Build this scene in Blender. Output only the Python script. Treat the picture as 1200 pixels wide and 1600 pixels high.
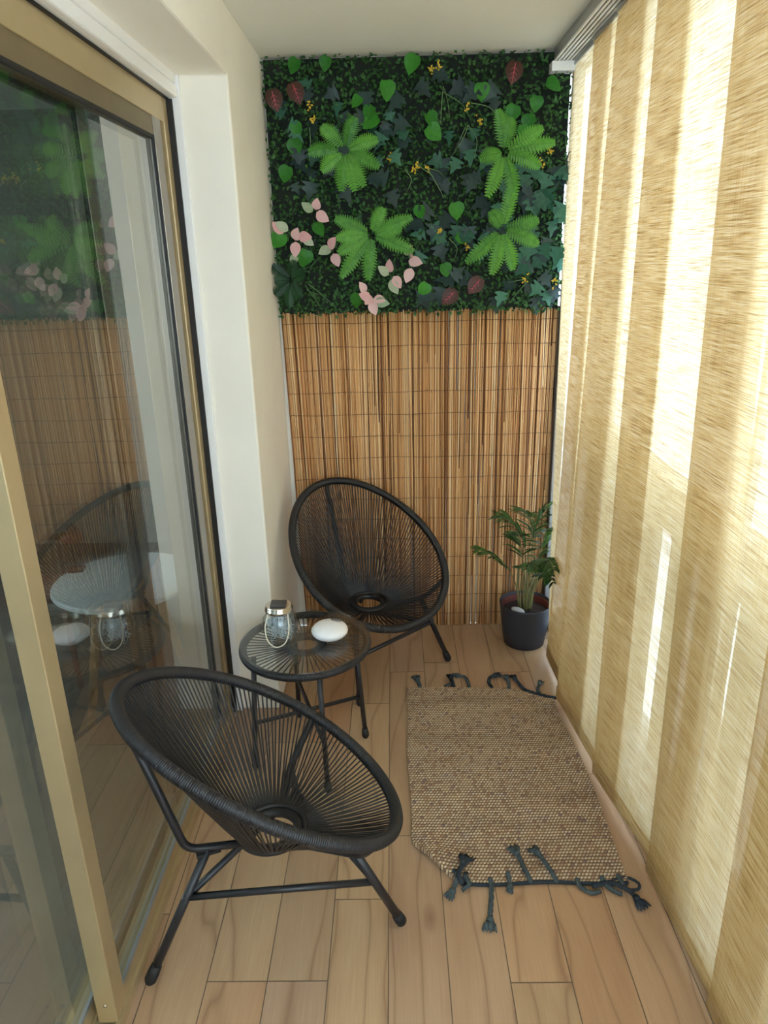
import bpy, math, random
import numpy as np
from mathutils import Vector, Matrix

random.seed(7)
rng = np.random.default_rng(7)
sc = bpy.context.scene
for o in list(bpy.data.objects):
    bpy.data.objects.remove(o)

# ------------------------------------------------------------------ camera, world, exposure
CAM_H = 1.70
PITCH, YAW, ROLL = 0.33989, -0.017985, 0.02368
cy, sy, cp, sp = math.cos(YAW), math.sin(YAW), math.cos(PITCH), math.sin(PITCH)
fwd = Vector((sy * cp, cy * cp, -sp))
right0 = Vector((cy, -sy, 0))
down0 = fwd.cross(right0)
cr, sr = math.cos(ROLL), math.sin(ROLL)
right = cr * right0 + sr * down0
down = -sr * right0 + cr * down0
cam_d = bpy.data.cameras.new('camera')
cam = bpy.data.objects.new('camera', cam_d)
sc.collection.objects.link(cam)
m = Matrix.Identity(4)
for i in range(3):
    m[i][0], m[i][1], m[i][2] = right[i], -down[i], -fwd[i]
m[2][3] = CAM_H
cam.matrix_world = m
cam_d.sensor_fit = 'VERTICAL'
cam_d.sensor_height = 32.0
cam_d.lens = 32.0 * 1115.2 / 1600
cam_d.clip_start = 0.02
sc.camera = cam

w = bpy.data.worlds.new('sky')
sc.world = w
w.use_nodes = True
nt = w.node_tree
nt.nodes['Background'].inputs[0].default_value = (0.72, 0.87, 1.0, 1)
nt.nodes['Background'].inputs[1].default_value = 3.2

sc.view_settings.view_transform = 'Standard'
sc.view_settings.look = 'None'
sc.view_settings.gamma = 1.0
sc.view_settings.use_curve_mapping = False
sc.view_settings.exposure = 1.45
sc.cycles.max_bounces = 14
sc.cycles.diffuse_bounces = 6
sc.cycles.transparent_max_bounces = 24
sc.cycles.transmission_bounces = 8
sc.cycles.sample_clamp_indirect = 8.0
try:
    sc.cycles.use_denoising = True
except Exception:
    pass


def lin(c):
    return tuple(((v / 255.0) / 12.92 if v / 255.0 <= 0.04045 else ((v / 255.0 + 0.055) / 1.055) ** 2.4) for v in c) + (1,)


# ------------------------------------------------------------------ material helpers
class NT:
    def __init__(s, name):
        s.m = bpy.data.materials.new(name)
        s.m.use_nodes = True
        s.t = s.m.node_tree
        s.b = s.t.nodes['Principled BSDF']
        s.out = s.t.nodes['Material Output']

    def n(s, typ, **kw):
        nd = s.t.nodes.new('ShaderNode' + typ)
        for k, v in kw.items():
            setattr(nd, k, v)
        return nd

    def l(s, a, b):
        s.t.links.new(a, b)

    def val(s, inp, v):
        if hasattr(v, 'is_linked') or isinstance(v, bpy.types.NodeSocket):
            s.l(v, inp)
        else:
            inp.default_value = v

    def math(s, op, a, b=None, c=None, clamp=False):
        nd = s.n('Math', operation=op)
        nd.use_clamp = clamp
        s.val(nd.inputs[0], a)
        if b is not None:
            s.val(nd.inputs[1], b)
        if c is not None:
            s.val(nd.inputs[2], c)
        return nd.outputs[0]

    def coord(s, which='Object'):
        return s.n('TexCoord').outputs[which]

    def mapping(s, vec, scale=(1, 1, 1), loc=(0, 0, 0), rot=(0, 0, 0)):
        nd = s.n('Mapping')
        s.l(vec, nd.inputs[0])
        nd.inputs['Scale'].default_value = scale
        nd.inputs['Location'].default_value = loc
        nd.inputs['Rotation'].default_value = rot
        return nd.outputs[0]

    def noise(s, vec, scale=5, detail=3, rough=0.5, dist=0):
        nd = s.n('TexNoise')
        s.l(vec, nd.inputs['Vector'])
        nd.inputs['Scale'].default_value = scale
        nd.inputs['Detail'].default_value = detail
        nd.inputs['Roughness'].default_value = rough
        nd.inputs['Distortion'].default_value = dist
        return nd.outputs[0]

    def ramp(s, fac, stops, interp='LINEAR'):
        nd = s.n('ValToRGB')
        nd.color_ramp.interpolation = interp
        el = nd.color_ramp.elements
        while len(el) < len(stops):
            el.new(0.5)
        for e, (p, c) in zip(el, stops):
            e.position = p
            e.color = c if len(c) == 4 else lin(c)
        s.l(fac, nd.inputs[0])
        return nd.outputs[0]

    def mix(s, fac, a, b, blend='MIX'):
        nd = s.n('MixRGB', blend_type=blend)
        s.val(nd.inputs[0], fac)
        s.val(nd.inputs[1], a)
        s.val(nd.inputs[2], b)
        return nd.outputs[0]

    def attr(s, name):
        nd = s.n('Attribute')
        nd.attribute_name = name
        return nd

    def sep(s, vec):
        nd = s.n('SeparateXYZ')
        s.l(vec, nd.inputs[0])
        return nd.outputs

    def comb(s, x, y, z):
        nd = s.n('CombineXYZ')
        s.val(nd.inputs[0], x)
        s.val(nd.inputs[1], y)
        s.val(nd.inputs[2], z)
        return nd.outputs[0]

    def bump(s, h, strength=0.3, dist=0.005):
        nd = s.n('Bump')
        nd.inputs['Strength'].default_value = strength
        nd.inputs['Distance'].default_value = dist
        s.l(h, nd.inputs['Height'])
        s.l(nd.outputs[0], s.b.inputs['Normal'])
        return nd.outputs[0]

    def set(s, **kw):
        for k, v in kw.items():
            s.val(s.b.inputs[k.replace('_', ' ')], v)


def simple(name, rgb, rough=0.5, metal=0.0, spec=0.5, var=0.0, vscale=8, bump=0.0, bscale=60):
    s = NT(name)
    c = lin(rgb)
    if var:
        f = s.noise(s.coord(), vscale, 4, 0.6)
        a = tuple(max(0, x * (1 - var)) for x in c[:3]) + (1,)
        b = tuple(min(1, x * (1 + var)) for x in c[:3]) + (1,)
        s.l(s.ramp(f, [(0.3, a), (0.7, b)]), s.b.inputs['Base Color'])
    else:
        s.b.inputs['Base Color'].default_value = c
    s.set(Roughness=rough, Metallic=metal)
    s.b.inputs['Specular IOR Level'].default_value = spec
    if bump:
        s.bump(s.noise(s.coord(), bscale, 4), bump, 0.002)
    return s.m


def glass_mat(name, tint=(1, 1, 1), panes=2.0, rough=0.0):
    """thin sheet glass: transparent + mirror, weighted by the Fresnel law of one face of the pane"""
    s = NT(name)
    lw = s.n('LayerWeight')
    lw.inputs[0].default_value = 0.5
    f5 = s.math('POWER', lw.outputs['Facing'], 5.0)
    R = s.math('MULTIPLY_ADD', f5, 0.96, 0.04)
    Rn = s.math('DIVIDE', s.math('MULTIPLY', R, panes), s.math('MULTIPLY_ADD', R, panes - 1.0, 1.0))
    tr = s.n('BsdfTransparent')
    tr.inputs[0].default_value = tint + (1,)
    gl = s.n('BsdfGlossy')
    gl.inputs['Roughness'].default_value = rough
    mx = s.n('MixShader')
    s.l(Rn, mx.inputs[0])
    s.l(tr.outputs[0], mx.inputs[1])
    s.l(gl.outputs[0], mx.inputs[2])
    s.l(mx.outputs[0], s.out.inputs['Surface'])
    return s.m


def leaf_mat(name, dark, light, rough=0.45, trans=0.25, spec=0.4):
    """leaf material: attribute 'tint' (0..1 per leaf) picks a tone between the two colours"""
    s = NT(name)
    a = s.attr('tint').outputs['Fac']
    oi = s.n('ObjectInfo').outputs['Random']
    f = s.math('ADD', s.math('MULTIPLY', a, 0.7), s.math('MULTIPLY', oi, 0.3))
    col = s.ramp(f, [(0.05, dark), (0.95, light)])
    nz = s.noise(s.coord(), 60, 2)
    col = s.mix(0.25, col, s.ramp(nz, [(0.3, dark), (0.7, light)]))
    s.l(col, s.b.inputs['Base Color'])
    s.set(Roughness=rough)
    s.b.inputs['Specular IOR Level'].default_value = spec
    tl = s.n('BsdfTranslucent')
    s.l(col, tl.inputs[0])
    mx = s.n('MixShader')
    mx.inputs[0].default_value = trans
    s.l(s.b.outputs[0], mx.inputs[1])
    s.l(tl.outputs[0], mx.inputs[2])
    s.l(mx.outputs[0], s.out.inputs['Surface'])
    return s.m


# ------------------------------------------------------------------ materials
M = {}
M['plaster'] = simple('cream_plaster', (243, 238, 226), 0.8, var=0.03, vscale=3, bump=0.12, bscale=140)
M['ceiling'] = simple('ceiling_paint', (234, 233, 226), 0.85, var=0.02, vscale=2, bump=0.06, bscale=90)
M['white_wall'] = simple('white_paint', (236, 236, 230), 0.75, var=0.02)
M['gold'] = simple('champagne_aluminium', (196, 175, 134), 0.38, 0.55, var=0.06, vscale=5)
M['gold_dark'] = simple('champagne_aluminium_inner', (128, 112, 84), 0.45, 0.4, var=0.08)
M['stile'] = simple('weathered_aluminium', (150, 142, 130), 0.32, 0.6, var=0.06)
M['gasket'] = simple('black_rubber_gasket', (22, 21, 22), 0.6)
M['alu'] = simple('grey_aluminium', (176, 177, 178), 0.35, 0.75, var=0.05)
M['alu_dark'] = simple('dark_aluminium', (70, 68, 66), 0.45, 0.5)
M['white_pvc'] = simple('white_lacquer', (240, 240, 240), 0.35)
M['glass'] = glass_mat('door_glass', (0.93, 0.95, 0.93), 3.0)
M['clear'] = glass_mat('clear_glass', (0.97, 0.99, 0.98), 1.2)
M['table_glass'] = glass_mat('table_glass', (0.96, 0.985, 0.975), 1.2)
M['jar_glass'] = glass_mat('jar_glass', (0.90, 0.94, 0.95), 1.8, 0.04)
M['black_cord'] = simple('black_pvc_cord', (32, 31, 33), 0.42, spec=0.45, var=0.15, vscale=30)
M['black_steel'] = simple('black_painted_steel', (34, 34, 37), 0.4, spec=0.5, var=0.1)
M['rubber'] = simple('black_rubber', (24, 24, 25), 0.65)
M['white_plastic'] = simple('white_plastic', (240, 238, 240), 0.4)
M['grey_plastic'] = simple('grey_plastic', (120, 116, 114), 0.45)
M['steel'] = simple('brushed_steel', (205, 196, 182), 0.22, 1.0)
M['solar'] = simple('solar_cell', (62, 58, 60), 0.3, spec=0.6, var=0.2, vscale=120)
M['wire_cream'] = simple('cream_wire', (232, 222, 200), 0.4)
M['fairy'] = simple('silver_fairy_wire', (206, 216, 222), 0.35, 0.3)
M['pot'] = simple('charcoal_ceramic', (44, 47, 56), 0.55, var=0.06)
M['terracotta'] = simple('brown_nursery_pot', (96, 42, 32), 0.6)
M['soil'] = simple('potting_soil', (44, 30, 24), 0.95, var=0.4, vscale=60, bump=0.8, bscale=120)
M['pebble'] = simple('pale_pebble', (186, 188, 190), 0.7, var=0.06, vscale=30)
M['tassel'] = simple('slate_teal_yarn', (76, 84, 86), 0.9, spec=0.1, var=0.2, vscale=80, bump=0.6, bscale=300)
M['tassel_dark'] = simple('dark_navy_yarn', (52, 58, 64), 0.9, spec=0.1, var=0.2, vscale=80, bump=0.6, bscale=300)
M['binding'] = simple('rust_binding_wire', (104, 66, 36), 0.6)
M['black_cable'] = simple('dark_green_cable', (40, 52, 50), 0.4)
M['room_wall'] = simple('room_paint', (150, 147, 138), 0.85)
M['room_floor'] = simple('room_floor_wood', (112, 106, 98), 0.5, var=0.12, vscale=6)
M['oak'] = simple('oak_wood', (190, 150, 104), 0.5, var=0.12, vscale=14)
M['red_wood'] = simple('reddish_wood', (122, 66, 48), 0.5, var=0.15, vscale=14)
M['bird_body'] = simple('bird_painted_wood', (30, 26, 26), 0.5, var=0.2, vscale=20)
M['bird_wing'] = simple('ochre_wood', (84, 58, 24), 0.5, var=0.1)
M['bird_breast'] = simple('rosy_wood', (104, 44, 44), 0.5)
M['facade'] = simple('pale_facade', (206, 204, 208), 0.9, var=0.05, vscale=0.5)
M['facade_glass'] = simple('facade_window', (120, 132, 150), 0.2)
M['rail_board'] = simple('railing_board', (150, 140, 128), 0.6, var=0.1)

# wood look floor planks
s = NT('wood_plank_tile')
co = s.coord()
rnd = s.attr('plank').outputs['Fac']
px, py, pz = s.sep(co)
u = s.math('MULTIPLY_ADD', rnd, 37.0, s.math('MULTIPLY', px, 1.0))
v = s.math('MULTIPLY_ADD', rnd, 91.0, py)
warp = s.noise(s.comb(s.math('MULTIPLY', u, 5.0), s.math('MULTIPLY', v, 1.1), 0.0), 1.0, 2, 0.5)
gr = s.math('MULTIPLY_ADD', warp, 7.0, s.math('MULTIPLY', u, 22.0))
band = s.math('PINGPONG', s.math('MULTIPLY', gr, 1.0), 1.0)
line = s.math('POWER', band, 9.0)
fine = s.noise(s.comb(s.math('MULTIPLY', u, 260.0), s.math('MULTIPLY', v, 6.0), 0.0), 1.0, 3, 0.6)
big = s.noise(s.comb(s.math('MULTIPLY', u, 9.0), s.math('MULTIPLY', v, 1.6), 3.0), 1.0, 3, 0.6)
base = s.ramp(big, [(0.25, (206, 176, 140)), (0.5, (194, 160, 122)), (0.75, (160, 120, 86))])
tone = s.ramp(rnd, [(0.0, (212, 178, 140)), (0.3, (184, 152, 118)), (0.55, (176, 148, 128)), (0.8, (202, 158, 120)), (1.0, (184, 132, 98))])
col = s.mix(0.58, base, tone)
col = s.mix(s.math('MULTIPLY', line, 0.5), col, lin((112, 74, 48)))
col = s.mix(s.math('MULTIPLY', fine, 0.5), col, lin((136, 98, 70)))
kn = s.n('TexVoronoi')
s.l(s.comb(s.math('MULTIPLY', u, 5.0), s.math('MULTIPLY', v, 1.9), 0.0), kn.inputs['Vector'])
kn.inputs['Scale'].default_value = 1.0
knm = s.math('SUBTRACT', 1.0, s.math('MULTIPLY', kn.outputs['Distance'], 9.0), clamp=True)
col = s.mix(s.math('MULTIPLY', knm, 0.6), col, lin((112, 70, 50)))
s.l(col, s.b.inputs['Base Color'])
s.set(Roughness=0.42)
s.b.inputs['Specular IOR Level'].default_value = 0.4
s.bump(fine, 0.05, 0.001)
M['planks'] = s.m
M['grout'] = simple('plank_joint', (112, 92, 74), 0.8)

# flat weave jute rug
s = NT('jute_rug_weave')
co = s.coord()
nzw = s.noise(co, 9, 2)
px, py, pz = s.sep(co)
py2 = s.math('MULTIPLY_ADD', nzw, 0.008, py)
row = s.math('DIVIDE', py2, 0.0115)
rowi = s.math('FLOOR', row)
fr = s.math('SUBTRACT', s.math('FRACT', row), 0.5)
ux = s.math('ADD', s.math('DIVIDE', px, 0.0105), s.math('MULTIPLY', rowi, 0.37))
uxi = s.math('FLOOR', ux)
fu = s.math('SUBTRACT', s.math('FRACT', ux), 0.5)
fr2 = s.math('ADD', fr, s.math('MULTIPLY', fu, -0.35))
d2 = s.math('ADD', s.math('POWER', s.math('MULTIPLY', fu, 2.0), 2.0), s.math('POWER', s.math('MULTIPLY', fr2, 2.5), 2.0))
st = s.math('SUBTRACT', 1.0, d2, clamp=True)
wn = s.n('TexWhiteNoise')
wn.noise_dimensions = '2D'
s.l(s.comb(uxi, rowi, 0.0), wn.inputs['Vector'])
stitch = s.ramp(wn.outputs['Value'], [(0.0, (216, 192, 156)), (0.5, (234, 214, 182)), (0.8, (206, 176, 140)), (0.97, (178, 140, 118)), (1.0, (140, 124, 132))])
und = s.ramp(s.noise(co, 26, 3), [(0.35, (138, 108, 84)), (0.6, (122, 98, 84)), (0.8, (116, 104, 112))])
col = s.mix(s.math('POWER', st, 0.5), und, stitch)
stripe = s.noise(s.comb(s.math('MULTIPLY', px, 1.2), s.math('MULTIPLY', py, 9.0), 1.0), 1.0, 2, 0.5)
col = s.mix(s.math('MULTIPLY', s.ramp(stripe, [(0.48, (0, 0, 0, 1)), (0.66, (1, 1, 1, 1))]), 0.28), col, lin((116, 88, 66)))
s.l(col, s.b.inputs['Base Color'])
s.set(Roughness=0.95)
s.b.inputs['Specular IOR Level'].default_value = 0.1
s.bump(st, 0.8, 0.004)
M['jute'] = s.m

# reeds
s = NT('reed_cane')
a = s.attr('tint').outputs['Fac']
co = s.coord()
nz = s.noise(s.mapping(co, (160, 160, 5)), 1.0, 3, 0.6)
col = s.ramp(a, [(0.0, (92, 54, 28)), (0.2, (168, 114, 66)), (0.5, (222, 170, 114)), (0.8, (238, 198, 144)), (1.0, (246, 220, 176))])
col = s.mix(s.math('MULTIPLY', nz, 0.36), col, lin((172, 112, 66)))
s.l(col, s.b.inputs['Base Color'])
s.set(Roughness=0.45)
s.b.inputs['Specular IOR Level'].default_value = 0.35
M['reed'] = s.m

# curtain fabric: slubbed open weave, yarns translucent, holes let light straight through
def fabric(name, open_, yarn):
    s = NT(name)
    co = s.coord()
    px, py, pz = s.sep(co)
    w1 = s.noise(s.comb(0.0, s.math('MULTIPLY', py, 12.0), s.math('MULTIPLY', pz, 620.0)), 1.0, 2, 0.6)
    w2 = s.noise(s.comb(3.0, s.math('MULTIPLY', py, 5.0), s.math('MULTIPLY', pz, 300.0)), 1.0, 2, 0.6)
    w3 = s.noise(s.comb(7.0, s.math('MULTIPLY', py, 330.0), s.math('MULTIPLY', pz, 3.0)), 1.0, 1, 0.5)
    slub = s.math('MULTIPLY_ADD', w2, 0.5, s.math('MULTIPLY', w1, 0.8))
    dens = s.ramp(slub, [(0.50, (0, 0, 0, 1)), (0.82, (1, 1, 1, 1))])
    dens = s.math('MULTIPLY_ADD', s.math('SUBTRACT', w3, 0.5), 0.5, dens, clamp=True)
    opening = s.math('SUBTRACT', open_, s.math('MULTIPLY', dens, 0.20), clamp=True)
    col = s.ramp(dens, [(0.0, (226, 206, 164)), (0.45, yarn), (1.0, (150, 112, 50))])
    tl = s.n('BsdfTranslucent')
    s.l(s.mix(0.15, col, lin((226, 216, 200))), tl.inputs[0])
    df = s.n('BsdfDiffuse')
    s.l(col, df.inputs[0])
    m1 = s.n('MixShader')
    m1.inputs[0].default_value = 0.40
    s.l(tl.outputs[0], m1.inputs[1])
    s.l(df.outputs[0], m1.inputs[2])
    tr = s.n('BsdfTransparent')
    tr.inputs[0].default_value = (1, 0.985, 0.95, 1)
    m2 = s.n('MixShader')
    s.l(opening, m2.inputs[0])
    s.l(m1.outputs[0], m2.inputs[1])
    s.l(tr.outputs[0], m2.inputs[2])
    s.l(m2.outputs[0], s.out.inputs['Surface'])
    return s.m
M['fabric'] = fabric('slub_curtain_fabric', 0.21, (206, 174, 114))
M['hem'] = fabric('folded_hem_fabric', 0.0, (222, 194, 142))

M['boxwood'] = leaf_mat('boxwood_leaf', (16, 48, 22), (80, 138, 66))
M['ivy'] = leaf_mat('ivy_leaf', (22, 62, 50), (78, 138, 112))
M['ivy_dark'] = leaf_mat('dark_ivy_leaf', (26, 46, 48), (66, 92, 88))
M['heart'] = leaf_mat('bright_heart_leaf', (24, 92, 28), (74, 160, 54))
M['fern'] = leaf_mat('fern_leaf', (40, 112, 28), (120, 190, 70))
M['fern_dark'] = leaf_mat('dark_fern_leaf', (12, 50, 22), (34, 84, 38))
M['pink'] = leaf_mat('pink_leaf', (236, 176, 182), (250, 228, 226))
M['variegated'] = leaf_mat('variegated_leaf', (120, 160, 120), (226, 226, 204))
M['caladium'] = leaf_mat('red_green_leaf', (70, 36, 32), (92, 60, 46))
M['vein'] = simple('pink_leaf_vein', (206, 90, 104), 0.5)
M['yellow'] = leaf_mat('yellow_petal', (186, 150, 30), (236, 206, 70))
M['grass'] = leaf_mat('grass_blade', (60, 112, 64), (140, 176, 124))
M['palm'] = leaf_mat('palm_leaflet', (22, 58, 26), (92, 124, 58))
M['palm_stem'] = simple('palm_stem', (128, 124, 76), 0.55, var=0.15)
M['mat_back'] = simple('dark_green_mesh', (12, 24, 14), 0.8)

# ------------------------------------------------------------------ geometry helpers
class G:
    def __init__(s):
        s.v, s.f, s.t = [], [], []

    def add(s, v, f, tint=None):
        o = len(s.v)
        s.v += [tuple(p) for p in v]
        s.f += [tuple(i + o for i in q) for q in f]
        s.t += [0.5 if tint is None else tint] * len(f)

    def box(s, a, b, tint=None):
        x0, y0, z0 = a
        x1, y1, z1 = b
        v = [(x0, y0, z0), (x1, y0, z0), (x1, y1, z0), (x0, y1, z0), (x0, y0, z1), (x1, y0, z1), (x1, y1, z1), (x0, y1, z1)]
        s.add(v, [(0, 3, 2, 1), (4, 5, 6, 7), (0, 1, 5, 4), (1, 2, 6, 5), (2, 3, 7, 6), (3, 0, 4, 7)], tint)

    def tube(s, pts, r, n=8, closed=False, cap=True, tint=None):
        P = np.array(pts, float)
        k = len(P)
        R = np.broadcast_to(np.array(r, float), (k,))
        if closed:
            T = np.roll(P, -1, 0) - np.roll(P, 1, 0)
        else:
            T = np.gradient(P, axis=0)
        T /= np.linalg.norm(T, axis=1)[:, None] + 1e-12
        ref = np.array([0, 0, 1.0]) if abs(T[0][2]) < 0.9 else np.array([1.0, 0, 0])
        nrm = np.cross(T[0], ref)
        nrm /= np.linalg.norm(nrm)
        V = []
        an = np.arange(n) * 2 * np.pi / n
        for i in range(k):
            nrm = nrm - T[i] * (nrm @ T[i])
            nrm /= np.linalg.norm(nrm) + 1e-12
            bn = np.cross(T[i], nrm)
            V.append(P[i] + R[i] * (np.cos(an)[:, None] * nrm + np.sin(an)[:, None] * bn))
        V = np.concatenate(V)
        F = []
        for i in range(k if closed else k - 1):
            a, b = i * n, ((i + 1) % k) * n
            for j in range(n):
                j2 = (j + 1) % n
                F.append((a + j, a + j2, b + j2, b + j))
        if cap and not closed:
            F.append(tuple(range(n))[::-1])
            F.append(tuple((k - 1) * n + j for j in range(n)))
        s.add(V, F, tint)

    def lathe(s, prof, n=32, c=(0, 0, 0), tint=None, capb=True, capt=False):
        V, F = [], []
        for r, z in prof:
            for j in range(n):
                a = 2 * math.pi * j / n
                V.append((c[0] + r * math.cos(a), c[1] + r * math.sin(a), c[2] + z))
        for i in range(len(prof) - 1):
            for j in range(n):
                j2 = (j + 1) % n
                F.append((i * n + j, i * n + j2, (i + 1) * n + j2, (i + 1) * n + j))
        if capb:
            F.append(tuple(range(n))[::-1])
        if capt:
            F.append(tuple((len(prof) - 1) * n + j for j in range(n)))
        s.add(V, F, tint)

    def mesh(s, name, smooth=True):
        me = bpy.data.meshes.new(name)
        me.from_pydata(s.v, [], s.f)
        at = me.attributes.new('tint', 'FLOAT', 'FACE')
        at.data.foreach_set('value', np.array(s.t, dtype=np.float32))
        if smooth:
            me.polygons.foreach_set('use_smooth', [True] * len(me.polygons))
        me.update()
        return me

    def obj(s, name, mat, parent=None, smooth=True, bevel=0.0, autosmooth=False):
        me = s.mesh(name, smooth)
        me.materials.append(mat)
        o = link(name, me, parent)
        if bevel:
            md = o.modifiers.new('bevel', 'BEVEL')
            md.width = bevel
            md.segments = 2
            md.limit_method = 'ANGLE'
        if autosmooth and smooth:
            try:
                me.set_sharp_from_angle(angle=math.radians(40))
            except Exception:
                pass
        return o


def link(name, data, parent=None):
    o = bpy.data.objects.new(name, data)
    sc.collection.objects.link(o)
    if parent is not None:
        o.parent = parent
    return o


def tag(o, label=None, cat=None, group=None, kind=None):
    if label:
        o['label'] = label
    if cat:
        o['category'] = cat
    if group:
        o['group'] = group
    if kind:
        o['kind'] = kind
    return o


def thing(name, label, cat, loc=(0, 0, 0), rz=0, group=None):
    o = link(name, None)
    o.location = loc
    o.rotation_euler = (0, 0, rz)
    o.empty_display_size = 0.05
    return tag(o, label, cat, group)


def boxobj(name, a, b, mat, parent=None, bevel=0.0, kind=None):
    g = G()
    g.box(a, b)
    o = g.obj(name, mat, parent, smooth=False, bevel=bevel)
    if kind:
        o['kind'] = kind
    return o


def bez(pts, n=24):
    """smooth Catmull-Rom path through points"""
    P = [np.array(p, float) for p in pts]
    P = [2 * P[0] - P[1]] + P + [2 * P[-1] - P[-2]]
    out = []
    per = max(2, n // (len(P) - 3))
    for i in range(1, len(P) - 2):
        for k in range(per):
            t = k / per
            out.append(0.5 * ((2 * P[i]) + (-P[i - 1] + P[i + 1]) * t + (2 * P[i - 1] - 5 * P[i] + 4 * P[i + 1] - P[i + 2]) * t * t
                              + (-P[i - 1] + 3 * P[i] - 3 * P[i + 1] + P[i + 2]) * t ** 3))
    out.append(P[-2])
    return out


def round_path(pts, r=0.03, k=6):
    """polyline with rounded corners"""
    P = [np.array(p, float) for p in pts]
    out = [P[0]]
    for i in range(1, len(P) - 1):
        a = P[i - 1] - P[i]
        b = P[i + 1] - P[i]
        la, lb = np.linalg.norm(a), np.linalg.norm(b)
        q = min(r, la * 0.45, lb * 0.45)
        p0, p1 = P[i] + a / la * q, P[i] + b / lb * q
        for j in range(k + 1):
            t = j / k
            out.append((1 - t) ** 2 * p0 + 2 * t * (1 - t) * P[i] + t * t * p1)
    out.append(P[-1])
    return out


# ------------------------------------------------------------------ the setting
D = 3.144            # back wall
XL = -0.482          # balcony side of the left wall
H = 2.43             # ceiling
XD = -0.665          # outer face of the door frame
YJ = 2.45            # far jamb of the door opening

# floor planks as one floor mesh, one tone value per plank
V, F, A = [], [], []
pw, gap = 0.152, 0.0014
starts = {-5: 0.55, -4: 0.2, -3: 0.352, -2: 1.292, -1: 0.593, 0: 1.767, 1: 0.9, 2: 0.344, 3: 1.754, 4: 1.1}
tones = {}
for c in range(-5, 6):
    x0 = -0.04 + pw * c
    x1 = x0 + pw
    x0c, x1c = max(x0, -0.74), min(x1, 0.93)
    if x1c <= x0c:
        continue
    y = starts.get(c, 0.7) - 0.94 * 4
    while y < D:
        a, b = max(y, -1.3), min(y + 0.94, D)
        if b > a:
            o = len(V)
            V += [(x0c + gap, a + gap, 0), (x1c - gap, a + gap, 0), (x1c - gap, b - gap, 0), (x0c + gap, b - gap, 0)]
            F.append((o, o + 1, o + 2, o + 3))
            A.append(random.random())
        y += 0.94
me = bpy.data.meshes.new('floor')
o = len(V)
nb = [(-0.74, -1.3, -0.0012), (0.93, -1.3, -0.0012), (0.93, D, -0.0012), (-0.74, D, -0.0012),
      (-0.74, -1.3, -0.1), (0.93, -1.3, -0.1), (0.93, D, -0.1), (-0.74, D, -0.1)]
V += nb
FB = [(0, 1, 2, 3), (7, 6, 5, 4), (0, 4, 5, 1), (1, 5, 6, 2), (2, 6, 7, 3), (3, 7, 4, 0)]
F += [tuple(i + o for i in q) for q in FB]
me.from_pydata(V, [], F)
at = me.attributes.new('plank', 'FLOAT', 'FACE')
at.data.foreach_set('value', np.array(A + [0.5] * 6, dtype=np.float32))
me.materials.append(M['planks'])
me.materials.append(M['grout'])
for i in range(6):
    me.polygons[len(A) + i].material_index = 1
tag(link('floor', me), kind='structure')

boxobj('ceiling', (-0.80, -1.3, H), (0.95, D + 0.12, H + 0.15), M['ceiling'], kind='structure')
boxobj('wall_back', (-0.80, D, 0), (0.70, D + 0.12, H), M['plaster'], kind='structure')
boxobj('wall_near', (-0.80, -1.42, -0.1), (0.95, -1.3, 0.95), M['plaster'], kind='structure')
fill_win = link('fill_window_2', None)  # unseen end glazing behind the camera, added for neutral fill light
fill_win['kind'] = 'structure'
boxobj('window_pane', (-0.76, -1.364, 0.99), (0.90, -1.356, 2.36), M['clear'], fill_win)
boxobj('bottom_rail', (-0.80, -1.38, 0.95), (0.95, -1.34, 0.99), M['alu'], fill_win)
boxobj('top_rail', (-0.80, -1.38, 2.36), (0.95, -1.34, H), M['alu'], fill_win)
ZS = 2.235
g = G()
prof = [(-1.3, 0), (0.15, 0), (0.15, ZS), (YJ, ZS), (YJ, 0), (D, 0), (D, H), (-1.3, H)]
nv = len(prof)
V = [(-0.80, y, z) for y, z in prof] + [(XL, y, z) for y, z in prof]
g.add(V, [tuple(range(nv))[::-1], tuple(range(nv, 2 * nv))] + [(i, (i + 1) % nv, nv + (i + 1) % nv, nv + i) for i in range(nv)])
wl = g.obj('wall_left', M['plaster'], smooth=False, bevel=0.007)
wl['kind'] = 'structure'

# ---- sliding door
door = link('door_1', None)
door['kind'] = 'structure'
g = G()
g.box((-0.80, 2.385, 0.0), (XD - 0.005, 2.428, 2.17))          # far frame post
g.box((-0.80, 2.345, 0.0), (XD - 0.040, 2.385, 2.15))
g.box((XD - 0.030, 2.372, 0.0), (XD - 0.022, 2.385, 2.15))
g.box((-0.80, 0.15, 2.10), (XD - 0.005, 2.385, 2.17))          # head
g.box((-0.80, 0.15, 0.0), (XD, 2.428, 0.022))                  # sill
g.box((XD - 0.012, 0.15, 0.022), (XD, 2.385, 0.034))           # track ribs
g.box((XD - 0.068, 0.15, 0.022), (XD - 0.060, 2.385, 0.034))
g.box((-0.80, 0.15, 0.022), (XD - 0.005, 0.21, 2.10))
fr_ = g.obj('door_frame', M['gold'], door, smooth=False, bevel=0.002)
g = G()
g.box((XD - 0.02, 2.428, 0.0), (XD + 0.012, 2.437, 2.17))
g.box((XD - 0.010, 0.15, 2.168), (XD + 0.004, 2.437, 2.172))
g.obj('gasket', M['gasket'], door, smooth=False)
g = G()
g.box((XD - 0.005, 2.437, 0.0), (-0.628, YJ, ZS))
g.obj('shutter_guide', M['white_pvc'], door, smooth=False, bevel=0.003)
g = G()
g.box((-0.662, 0.15, 2.172), (-0.634, 2.436, 2.206))
g.box((-0.660, 0.15, 2.209), (-0.636, 2.436, 2.262))
g.obj('roller_shutter', M['white_pvc'], door, smooth=False, bevel=0.006)
boxobj('shutter_slot', (-0.67, 0.15, 2.262), (-0.622, 2.45, 2.275), M['gasket'], door)

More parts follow.
